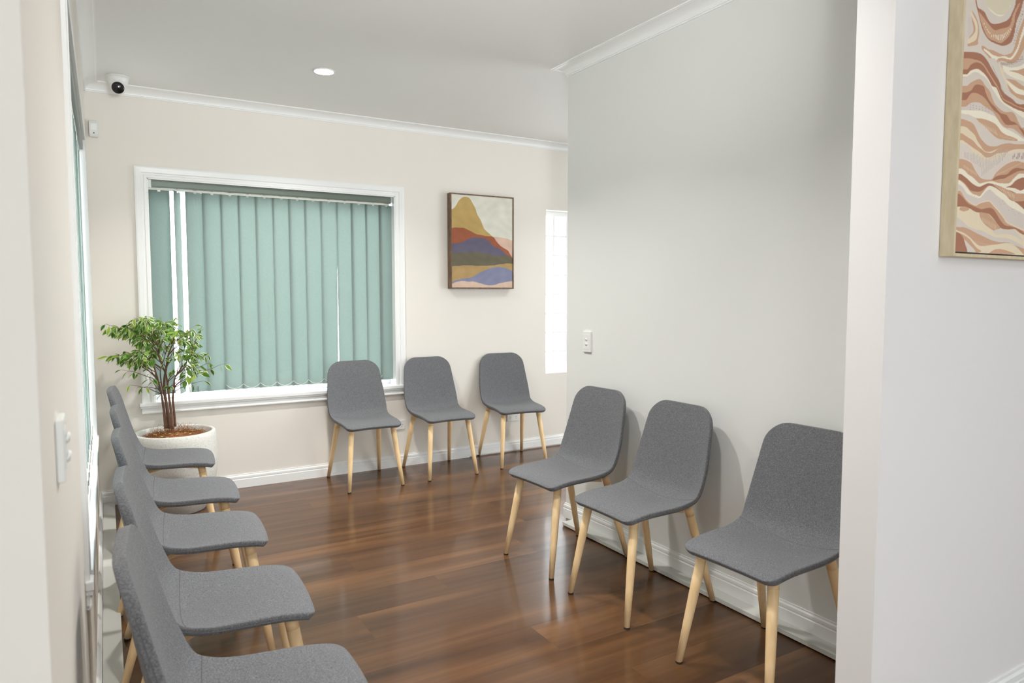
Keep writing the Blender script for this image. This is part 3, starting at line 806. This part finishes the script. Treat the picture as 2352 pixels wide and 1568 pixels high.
def picture_waves():
    yf = YN0-.040
    p = on(2190, 588, 'y', yf); x0 = p[0]; z0 = p[2]; x1 = x0+.78; z1 = z0+.98
    root = thing('framed_picture', 'large terracotta and cream wavy line painting in deep pale wood frame, nearest right', 'picture', (x0, yf, z0))
    def L(bm, a, b, c, d, e, f): box(bm, a-x0, b-x0, c-yf, d-yf, e-z0, f-z0)
    bm = BM(); t = .009
    L(bm, x0, x0+t, yf, YN0-.001, z0, z1); L(bm, x1-t, x1, yf, YN0-.001, z0, z1)
    L(bm, x0+t, x1-t, yf, YN0-.001, z0, z0+t); L(bm, x0+t, x1-t, yf, YN0-.001, z1-t, z1)
    mesh_obj('frame', bm, M_FR2, root, bevel=.001)
    yc = yf+.004
    bm = BM(); L(bm, x0+t, x1-t, yc+.006, yc+.022, z0+t, z1-t); mesh_obj('shadow_gap', bm, M_DARK, root)
    g = .0045; a0, a1, b0, b1 = x0+t+.001, x1-t-g, z0+t+g, z1-t-g
    bm = BM(); L(bm, a0, a1, yc+.0008, yc+.006, b0, b1)
    xs = np.r_[np.arange(a0, a0+.24, .0011), np.linspace(a0+.24, a1, 120)]; zs = np.r_[np.arange(b0, 2.16, .0010), np.linspace(2.16, b1, 90)]
    X, Z = np.meshgrid(xs, zs); px, py = to_px(np.stack([X, np.full_like(X, yc), Z], -1))
    D_ = (176, 124, 100); T_ = (211, 170, 140); C_ = (238, 221, 192); L_ = (248, 238, 216); G_ = (226, 214, 201)
    rgb = np.empty(X.shape+(3,)); rgb[:] = S3(*G_)
    org = {'A': (2190, 0, 9.8), 'B': (2190, 140, 9.8), 'C': (2190, 290, 9.8), 'D': (2180, 430, 9.22)}
    def cv(k, pts): ox, oy, s = org[k]; return [(ox+a/s, oy+b/s) for a, b in pts]
    def ext(c):
        c = np.array(c); dx = c[-1]-c[-2]; o = [c[0]-np.array([40, 0])] + list(c)
        e = c[-1].copy()
        for i in range(1, 16):
            o.append(e+np.array([14.*i, dx[1]/max(dx[0], 1)*14*min(i, 2)+10*math.sin(i*.7)]))
        return np.array(o)
    def below(k, pts, col, xmin=None):
        c = ext(crom(cv(k, pts), 6)); o = np.argsort(c[:, 0]); m = py > np.interp(px, c[o, 0], c[o, 1])
        if xmin is not None: m &= px > xmin
        rgb[m] = S3(*col)
    def poly(k, pts, col, smooth=True):
        q = cv(k, pts)
        if smooth: q = crom(q+[q[0]], 5)[:-1]
        m = inside(px, py, [tuple(a) for a in q]); rgb[m] = S3(*col); return m
    def strokes(k, lst, col, w=.55):
        ox, oy, s = org[k]
        for (ax, ay, bx, by) in lst:
            A = np.array([ox+ax/s, oy+ay/s]); B = np.array([ox+bx/s, oy+by/s]); AB = B-A; l2 = max(AB@AB, 1e-6)
            tt = np.clip(((px-A[0])*AB[0]+(py-A[1])*AB[1])/l2, 0, 1)
            m = np.hypot(px-A[0]-tt*AB[0], py-A[1]-tt*AB[1]) < w; rgb[m] = S3(*col)
    # unseen upper and right parts: gentle bands
    ph = (Z*11+.8*np.sin(X*7)+.5*np.sin(X*15+Z*5)); bi = np.floor(ph*1.6).astype(int) % 5
    far = (py < -8) | (px > 2420)
    pal = [S3(*c) for c in (G_, T_, C_, D_, L_)]
    # ---- upper part
    poly('A', [(400,220),(470,310),(530,430),(570,580),(578,760),(555,900),(545,1000),(400,1035),(330,1040),(330,975),(480,910),(530,820),(545,680),(520,520),(470,380)], T_)
    poly('A', [(390,250),(450,350),(520,480),(550,620),(540,780),(500,900),(390,960),(330,980),(330,870),(450,780),(490,700),(480,560),(440,420),(390,330)], C_)
    poly('A', [(400,360),(450,470),(492,600),(490,700),(440,780),(350,870),(375,810),(440,730),(450,620),(420,480)], T_)
    poly('A', [(380,400),(440,560),(440,720),(380,800),(330,830),(330,400)], (222, 209, 199))
    poly('A', [(470,-120),(490,0),(520,160),(560,300),(600,480),(660,680),(740,830),(840,930),(1000,1000),(1100,1030),(1220,1005),(1310,930),(1360,800),(1390,650),(1430,460),(1500,300),(1550,100),(1600,-120),(1430,-120),(1410,0),(1380,140),(1320,290),(1240,430),(1100,505),(940,540),(850,520),(790,450),(740,350),(700,270),(620,210),(550,160),(520,0),(510,-120)], D_)
    poly('A', [(570,255),(640,340),(740,470),(830,590),(930,680),(1050,650),(1200,615),(1280,550),(1340,330),(1400,200),(1480,70),(1495,100),(1440,220),(1395,330),(1370,500),(1320,640),(1270,780),(1180,890),(1070,970),(960,940),(840,890),(740,790),(660,600),(600,430)], T_)
    poly('A', [(690,-160),(740,120),(840,230),(960,330),(1070,362),(1180,320),(1260,200),(1340,0),(1360,-160)], (228, 216, 190))
    poly('A', [(760,140),(850,225),(960,310),(1070,335),(1180,300),(1250,200),(1290,120),(1200,280),(1070,365),(950,335),(830,240)], L_)
    strokes('A', [(690+0,520,692,545),(728,600,732,620),(757,655,763,680),(785,705,792,730),(815,735,822,752),(860,790,858,825),(905,780,910,840),(945,785,965,870),(975,790,1000,890),(1010,790,1020,895),(1050,780,1055,900),(1085,780,1095,895),(1110,780,1130,860),(1140,760,1160,840),(1170,740,1195,805),(1200,710,1225,770),(1235,680,1255,730),(1275,645,1290,675)], L_, .75)
    strokes('A', [(1330,990,1340,1005),(1350,950,1362,970),(1370,890,1385,915),(1385,835,1400,860),(1405,780,1420,800),(1420,720,1435,745),(1430,670,1445,690),(1440,625,1455,645),(1455,575,1470,600),(1475,525,1490,550),(1480,480,1500,505),(1505,410,1520,435),(1520,360,1540,385),(1540,310,1560,335),(1565,250,1580,275)], (160, 140, 130), .5)
    poly('A', [(636,1025),(700,1045),(780,1105),(900,1135),(1020,1195),(1140,1238),(1280,1200),(1350,1120),(1400,950),(1470,700),(1600,380),(1700,200),(1750,900),(1600,1080),(1490,1290),(1390,1395),(1270,1425),(1150,1380),(1060,1370),(1020,1440),(1090,1600),(990,1600),(880,1430),(780,1270),(680,1160),(636,1090)], T_)
    poly('A', [(688,1092),(780,1150),(880,1230),(1010,1275),(1150,1263),(1270,1300),(1350,1220),(1440,1060),(1500,850),(1620,500),(1640,650),(1530,900),(1460,1110),(1390,1245),(1300,1338),(1200,1325),(1100,1302),(1012,1315),(985,1340),(975,1400),(1060,1600),(1000,1600),(900,1360),(790,1225),(688,1135)], L_)
    poly('A', [(1030,1440),(1070,1380),(1150,1390),(1270,1435),(1400,1400),(1510,1290),(1640,1080),(1700,1700),(1100,1620)], (222, 208, 196))
    strokes('A', [(1065+i*28, 1400+14*math.sin(i*.6)+(0 if i < 9 else -(i-9)*16), 1085+i*28, 1455+10*math.sin(i*.5)-(0 if i < 9 else (i-9)*16)) for i in range(18)], (168, 138, 128), .55)
    # ---- bands (top curves, painted downwards)
    below('B', [(300,-205),(350,-205),(480,-195),(600,-170),(700,-90),(780,20),(860,170),(960,340),(1040,480),(1090,650),(1200,770),(1330,860),(1420,950),(1500,975),(1588,970),(1800,960)], D_)
    # wedge of light and tan shards at the right above that band
    def right_shards():
        poly('B', [(930,-60),(1000,40),(1060,200),(1130,330),(1240,600),(1340,740),(1420,800),(1800,960),(1800,1000),(1588,965),(1500,970),(1420,945),(1330,855),(1200,765),(1095,645),(1045,475),(965,335),(865,165),(785,15),(740,-60)], G_)
        strokes('B', [(880+i*18, 110+i*42, 905+i*18, 170+i*42) for i in range(15)], (186, 176, 166), .45)
        poly('B', [(980,-80),(1060,120),(1150,220),(1400,400),(1800,500),(1800,900),(1588,880),(1420,830),(1300,720),(1200,560),(1110,360),(1050,200)], C_)
        poly('B', [(1120,260),(1180,260),(1330,360),(1440,420),(1800,560),(1800,700),(1588,650),(1450,600),(1300,500),(1180,400)], G_)
        poly('B', [(1180,400),(1270,410),(1380,430),(1480,500),(1588,570),(1800,640),(1800,760),(1588,660),(1470,620),(1330,520)], T_)
        poly('B', [(1100,150),(1250,210),(1500,300),(1800,420),(1800,560),(1588,460),(1400,400),(1200,290)], L_)
        poly('B', [(1260,225),(1340,190),(1450,200),(1550,140),(1800,80),(1800,400),(1588,340),(1450,270)], T_)
        poly('B', [(1110,100),(1300,150),(1500,110),(1588,60),(1800,0),(1800,80),(1588,160),(1450,205),(1300,210),(1150,215)], L_)
        poly('B', [(1200,500),(1300,620),(1420,730),(1588,770),(1800,800),(1800,900),(1588,880),(1480,850),(1380,790),(1270,680)], T_)
        poly('B', [(1180,420),(1300,520),(1440,610),(1588,680),(1800,740),(1800,800),(1588,765),(1420,725),(1300,610)], L_)
    right_shards()
    below('B', [(300,-60),(340,-60),(430,-45),(560,-10),(640,30),(720,130),(800,260),(900,420),(990,560),(1060,720),(1130,850),(1300,940),(1440,1020),(1588,1060)], T_)
    below('B', [(320,190),(340,160),(400,80),(500,30),(600,50),(690,130),(760,250),(850,390),(930,520),(1010,640),(1070,780),(1120,870),(1250,940),(1400,1020),(1588,1090)], D_)
    below('B', [(300,300),(330,280),(400,210),(540,180),(640,240),(740,340),(820,470),(870,560),(960,600),(1020,720),(1070,840),(1140,930),(1250,1000),(1400,1080),(1588,1150)], L_)
    below('B', [(300,350),(420,270),(520,250),(640,320),(740,400),(820,520),(880,640),(960,760),(1040,880),(1130,970),(1230,1040),(1350,1120),(1450,1200),(1588,1290)], G_)
    below('B', [(290,560),(320,550),(400,480),(560,410),(640,440),(720,560),(820,680),(880,850),(950,990),(1100,1120),(1200,1150),(1320,1150),(1400,1230),(1450,1350),(1530,1490),(1588,1500)], T_)
    below('B', [(290,710),(400,660),(470,560),(540,530),(680,570),(720,700),(790,860),(860,960),(930,1030),(1060,1170),(1200,1220),(1280,1340),(1400,1390),(1500,1500),(1588,1568)], D_)
    below('B', [(280,880),(300,860),(400,730),(500,720),(600,760),(700,830),(790,950),(900,1100),(1020,1200),(1090,1320),(1180,1430),(1300,1440),(1430,1440),(1500,1540),(1588,1680)], T_)
    below('B', [(280,1030),(380,950),(480,930),(590,940),(700,1020),(840,1110),(900,1160),(960,1250),(1050,1390),(1180,1500),(1350,1530),(1588,1720)], (224, 211, 200))
    for i in range(34):
        a = 310+(i*137) % 480; b = 960+(i*89) % 170
        if b > 940+.28*max(0, a-480): strokes('B', [(a, b, a+6, b+10)], (120, 100, 92), .42)
    below('B', [(250,1105),(450,1110),(650,1130),(780,1180),(920,1240),(1000,1320),(1080,1450),(1190,1530),(1350,1600),(1588,1760)], L_)
    below('C', [(200,-290),(280,-275),(380,-250),(460,-210),(520,-180),(600,-70),(720,30),(820,120),(900,200),(1000,270),(1150,300),(1300,320),(1430,330),(1600,340)], G_)
    poly('C', [(500,-185),(680,-165),(900,-80),(1000,10),(1080,120),(1200,200),(1330,240),(1440,300),(1420,332),(1300,322),(1150,302),(1000,272),(900,202),(820,122),(720,22),(600,-78)], T_)
    strokes('C', [(560+i*42, -110+i*20, 585+i*42, -60+i*24) for i in range(10)]+[(700+i*34, -20+i*22, 730+i*34, 50+i*20) for i in range(9)]+[(1050+i*40, 190+i*12, 1062+i*40, 235+i*10) for i in range(9)], (226, 200, 165), .6)
    below('C', [(200,-165),(250,-150),(400,-90),(470,-20),(530,100),(600,250),(700,370),(800,440),(960,450),(1100,400),(1250,380),(1400,400),(1588,400)], T_)
    below('C', [(200,0),(250,5),(300,30),(400,120),(480,200),(540,330),(620,450),(700,550),(800,572),(900,545),(1000,505),(1100,490),(1300,492),(1400,515),(1588,500)], C_)
    below('C', [(200,160),(240,190),(330,250),(450,330),(540,440),(640,520),(720,580),(840,600),(930,560),(1000,510),(1100,492),(1300,493),(1400,516),(1588,501)], T_)
    below('C', [(200,310),(230,330),(330,400),(450,490),(590,580),(680,660),(740,700),(850,680),(980,610),(1150,590),(1300,540),(1400,515),(1588,510)], C_)
    below('C', [(200,380),(330,440),(450,590),(560,690),(680,740),(850,770),(980,720),(1150,650),(1300,600),(1400,580),(1588,570)], (229, 216, 203))
    strokes('C', [(240+i*34, 560+12*(i % 3)+(i*7 if i < 14 else 100-(i-14)*16), 232+i*34+(i-12)*-1.5, 700+i*20 if i < 12 else 1110-(i-12)*24) for i in range(30)], (200, 184, 174), .42)
    strokes('C', [(1300+i*38, max(605, 700-i*38), 1300+i*38, 728) for i in range(1, 11)], (168, 140, 132), .6)
    below('C', [(190,735),(210,740),(300,770),(400,830),(450,920),(520,1040),(600,1150),(700,1190),(860,1190),(940,1070),(1050,960),(1200,850),(1400,780),(1588,820)], T_)
    strokes('C', [(235+i*34, 870+i*22, 245+i*34, 930+i*22) for i in range(9)]+[(980+i*34, 1075-i*16, 985+i*34, 1100-i*17) for i in range(17)], (228, 206, 172), .6)
    poly('C', [(870,1205),(960,1130),(1080,1095),(1200,1080),(1290,1000),(1390,940),(1480,945),(1700,990),(1480,1005),(1300,1090),(1150,1170),(1040,1190),(900,1218)], D_)
    below('C', [(180,950),(260,1000),(330,1080),(440,1150),(520,1230),(590,1285),(700,1260),(800,1240),(900,1240),(1000,1270),(1150,1285),(1270,1270),(1350,1180),(1470,1070),(1588,1070)], L_)
    poly('C', [(1165,1372),(1290,1330),(1400,1220),(1500,1170),(1588,1150),(1750,1250),(1588,1410),(1500,1445),(1400,1400),(1300,1380)], D_)
    below('C', [(170,1070),(300,1170),(430,1290),(570,1360),(680,1320),(780,1280),(900,1300),(1000,1330),(1100,1370),(1200,1420),(1300,1450),(1400,1500),(1500,1530),(1588,1520)], D_)
    poly('C', [(880,1300),(1000,1330),(1130,1385),(1250,1440),(1400,1505),(1750,1530),(1750,1650),(1400,1690),(1250,1610),(1100,1480),(980,1390)], T_)
    strokes('C', [(1050+i*28, 1385+i*14, 1055+i*28, 1430+i*18) for i in range(12)], (230, 206, 176), .5)
    below('D', [(225,-160),(300,-110),(400,0),(440,60),(500,80),(600,97),(700,70),(780,0),(860,-30),(960,0),(1080,80),(1180,150),(1300,270),(1400,310),(1500,390),(1588,470)], T_)
    below('D', [(225,-150),(330,-60),(420,60),(500,140),(570,160),(645,190),(700,130),(780,30),(850,-30),(960,0),(1080,80),(1180,150),(1300,270),(1400,310),(1500,390),(1588,470)], L_)
    below('D', [(225,-60),(300,10),(380,130),(500,190),(640,230),(700,180),(780,90),(860,50),(940,110),(1040,200),(1150,270),(1250,380),(1400,470),(1588,570)], (224, 211, 200))
    for i in range(150):
        a = 380+(i*211) % 1200; b = 130+(i*173) % 660
        if b < 260+.62*max(0, a-830)-20 and b > 160+.5*max(0, a-900): strokes('D', [(a, b, a+2, b+3)], (184, 168, 160), .4)
    below('D', [(225,50),(300,150),(350,230),(450,310),(560,365),(640,325),(740,295),(820,275),(880,300),(970,395),(1060,495),(1160,625),(1230,725),(1350,785),(1480,850),(1588,890)], C_)
    below('D', [(225,70),(250,90),(300,170),(350,250),(450,340),(560,390),(640,350),(740,318),(820,305),(870,320),(960,420),(1050,520),(1150,650),(1220,755),(1350,820),(1480,885),(1588,925)], T_)
    below('D', [(225,140),(300,220),(400,340),(520,400),(640,450),(700,465),(830,435),(930,460),(1020,590),(1080,690),(1180,800),(1300,830),(1450,870),(1588,960)], D_)
    below('D', [(225,410),(330,410),(440,450),(560,520),(700,540),(830,560),(900,620),(990,730),(1090,860),(1200,890),(1300,890),(1400,890),(1500,970),(1588,1010)], C_)
    poly('D', [(225,430),(320,405),(430,460),(325,510),(225,480)], T_)
    poly('D', [(640,530),(700,530),(830,565),(900,640),(1000,745),(1080,862),(1000,912),(930,912),(840,850),(760,790),(690,700),(650,620)], T_)
    strokes('D', [(700+i*32, 640+i*18, 712+i*30, 720+i*20) for i in range(10)], (226, 200, 170), .6)
    poly('D', [(920,930),(1050,880),(1200,900),(1350,890),(1450,970),(1540,1095),(1600,1140),(1450,1070),(1300,1005),(1150,990),(1000,1000)], G_)
    below('D', [(190,640),(300,730),(400,820),(560,890),(700,920),(850,1000),(1000,1060),(1200,1080),(1350,1120),(1588,1260)], (222, 210, 199))
    below('D', [(170,840),(330,850),(450,900),(600,980),(750,1050),(900,1120),(1060,1160),(1240,1165),(1400,1230),(1588,1300)], T_)
    strokes('D', [(560+i*30, 1130+i*9, 570+i*30, 1185+i*6) for i in range(10)], (216, 186, 158), .6)
    below('D', [(160,900),(190,920),(300,960),(430,1050),(520,1140),(620,1225),(730,1242),(850,1225),(1000,1210),(1180,1180),(1300,1190),(1400,1240),(1588,1430)], C_)
    poly('D', [(830,1400),(960,1320),(1080,1310),(1220,1340),(1380,1420)], T_)
    poly('D', [(160,940),(190,955),(300,1005),(430,1095),(500,1185),(580,1280),(660,1370),(160,1400)], T_)
    poly('D', [(310,1090),(400,1180),(560,1370),(350,1370)], G_)
    poly('D', [(150,940),(240,990),(300,1070),(340,1200),(375,1380),(140,1380)], D_)
    for i in range(5): rgb[far & (bi == i)] = pal[i]
    cv_ = painted('canvas', xs-x0, zs-z0, yc-yf, rgb, M_ART2, root)
    e = BM(); L(e, a0, a1, yc+.0006, yc+.0062, b0, b1); mesh_obj('stretcher', e, M_TRIM, root); bm.free()
picture_waves()

# ------------------------------------------------------------------ small fittings
def downlight(x, y, r, label, power):
    root = thing('downlight', label, 'light', (x, y, CEIL), 0)
    bm = BM(); lathe(bm, [(r+.010, -.0005), (r+.010, -.004), (r+.002, -.006), (r, -.004)], 40)
    mesh_obj('bezel', bm, M_WHITE, root, smooth=True)
    bm = BM(); lathe(bm, [(r+.001, -.004), (r+.0005, -.0062), (.001, -.0068)], 40); mesh_obj('diffuser', bm, M_LAMP, root)
    l = bpy.data.lights.new('downlight_beam', 'AREA'); l.shape = 'DISK'; l.size = .13; l.energy = power; l.spread = math.radians(127); l.color = (1, .975, .94)
    o = bpy.data.objects.new('downlight_beam', l); COL.objects.link(o); o.parent = root; o.location = (0, 0, -.02)
p = on(744, 163, 'z', CEIL)
for (x_, y_, e_, lab_) in ((p[0], p[1], 20, 'round recessed ceiling downlight glowing white in the waiting room ceiling'),
        (1.05, 2.85, 16, 'round recessed downlight over the middle of the waiting room, above the frame'),
        (1.00, 1.60, 12, 'round recessed downlight over the near end of the waiting room, above the frame'),
        (3.75, 3.9, 11, 'round recessed downlight hidden behind the right wall end')):
    downlight(x_, y_, .054, lab_, e_)

def security_camera():
    p = on(270, 176, 'z', CEIL)
    root = thing('security_camera', 'white turret security camera with black lens on the ceiling corner', 'camera', (p[0], p[1], CEIL))
    bm = BM(); lathe(bm, [(.064, 0), (.064, -.004), (.062, -.006), (.060, -.0065), (.057, -.022), (.050, -.042), (.040, -.055), (.02, -.058)][::-1], 40)
    mesh_obj('base', fix(bm), M_WHITE, root, smooth=True)
    v = Vector((0, 0, CAM_H)) - Vector((p[0], p[1], CEIL-.06)); v.z -= .3; v = v.normalized()
    q = v.to_track_quat('Z', 'Y').to_matrix().to_4x4()
    bm = BM(); prof = [(.001, -.043)]+[(.043*math.sin(a), -.043*math.cos(a)) for a in np.linspace(.15, PI-.86, 12)]+[(.031, .030)]
    lathe(bm, prof, 36); bm.transform(Matrix.Translation((v.x*.012, v.y*.012, -.066)) @ q)
    mesh_obj('ball', fix(bm), M_WHITE, root, smooth=True)
    bm = BM(); lathe(bm, [(.033, .022), (.034, .033), (.032, .037), (.026, .040), (.001, .042)], 36); bm.transform(Matrix.Translation((v.x*.012, v.y*.012, -.066)) @ q)
    mesh_obj('lens', fix(bm), M_BLACK, root, smooth=True)
security_camera()

def detector():
    root = thing('motion_detector', 'small white motion detector box in the upper left room corner', 'sensor', (.006, YB, 2.378), 0)
    bm = BM()
    prof = [(-.022, .05), (.025, .05), (.025, -.036), (.012, -.05), (-.018, -.050), (-.022, -.046)]
    prism(bm, [(-.004-.036*((z+.05)/.1)**.2 if False else y, z) for y, z in [(-.002, .052), (-.034, .046), (-.042, .03), (-.042, -.034), (-.03, -.05), (-.002, -.052)]], -.014, .034, 'x')
    mesh_obj('housing', fix(bm), M_WHITE, root, bevel=.005, seg=3)
    bm = BM(); prism(bm, [(-.0405, .028), (-.0435, .024), (-.0435, -.012), (-.0405, -.016)], -.004, .026, 'x'); mesh_obj('lens', fix(bm), M_TRIM, root)
    bm = BM(); box(bm, .008, .015, -.0445, -.041, -.033, -.027); mesh_obj('indicator', bm, M_DARK, root)
detector()

def switch(name, loc, rz, label, n=2, w=.072, h=.116, d=.011):
    root = thing(name, label, 'switch', loc, rz)   # local: faces -y
    bm = BM(); box(bm, -w/2, w/2, -d, 0, -h/2, h/2); mesh_obj('plate', bm, M_WHITE, root, bevel=.002)
    bm = BM(); box(bm, -w/2+.009, w/2-.009, -d-.0012, -d, -h/2+.016, h/2-.016); mesh_obj('insert', bm, M_WHITE, root, bevel=.0006)
    for k in range(n):
        z = (k-(n-1)/2)*-.027
        bm = BM(); lathe(bm, [(.0085, 0), (.0085, .003), (.006, .0055), (.001, .0058)], 20)
        bm.transform(Matrix.Translation((0, -d-.001, z)) @ Matrix.Rotation(PI/2, 4, 'X') @ Matrix.Rotation(.25, 4, 'X'))
        mesh_obj('button', bm, M_WHITE, root, smooth=True)
switch('light_switch', (XP, 3.165, 1.088), -PI/2, 'white two-button wall switch on the right wall above the farthest chair')
lwx = lambda y: -.028-.0072*(YB-y)
switch('light_switch', (lwx(1.17), 1.17, 1.142), PI/2, 'small white wall switch on the near left wall, out of focus', n=2, h=.088, d=.010)

def outlet(x, z, label, w=.114, h=.072):
    root = thing('power_outlet', label, 'outlet', (x, YB, z))
    bm = BM(); box(bm, -w/2, w/2, -.010, 0, -h/2, h/2); mesh_obj('plate', bm, M_WHITE, root, bevel=.002)
    bm = BM()
    for sx in (-.030, .030):
        for a, dx in ((.5, -.006), (-.5, .006)):
            q = BM(); box(q, -.0012, .0012, -.0108, -.0098, -.004, .004); q.transform(Matrix.Translation((sx+dx, 0, .002)) @ Matrix.Rotation(a, 4, 'Y'))
            t_ = bpy.data.meshes.new('t'); q.to_mesh(t_); q.free(); bm.from_mesh(t_)
        box(bm, sx-.0012, sx+.0012, -.0108, -.0098, -.017, -.009)
    mesh_obj('socket_slots', bm, M_DARK, root)
outlet(1.995, .330, 'white power outlet low on the back wall between first two back chairs')
outlet(3.045, .300, 'white power outlet low on the back wall behind the turned chair')
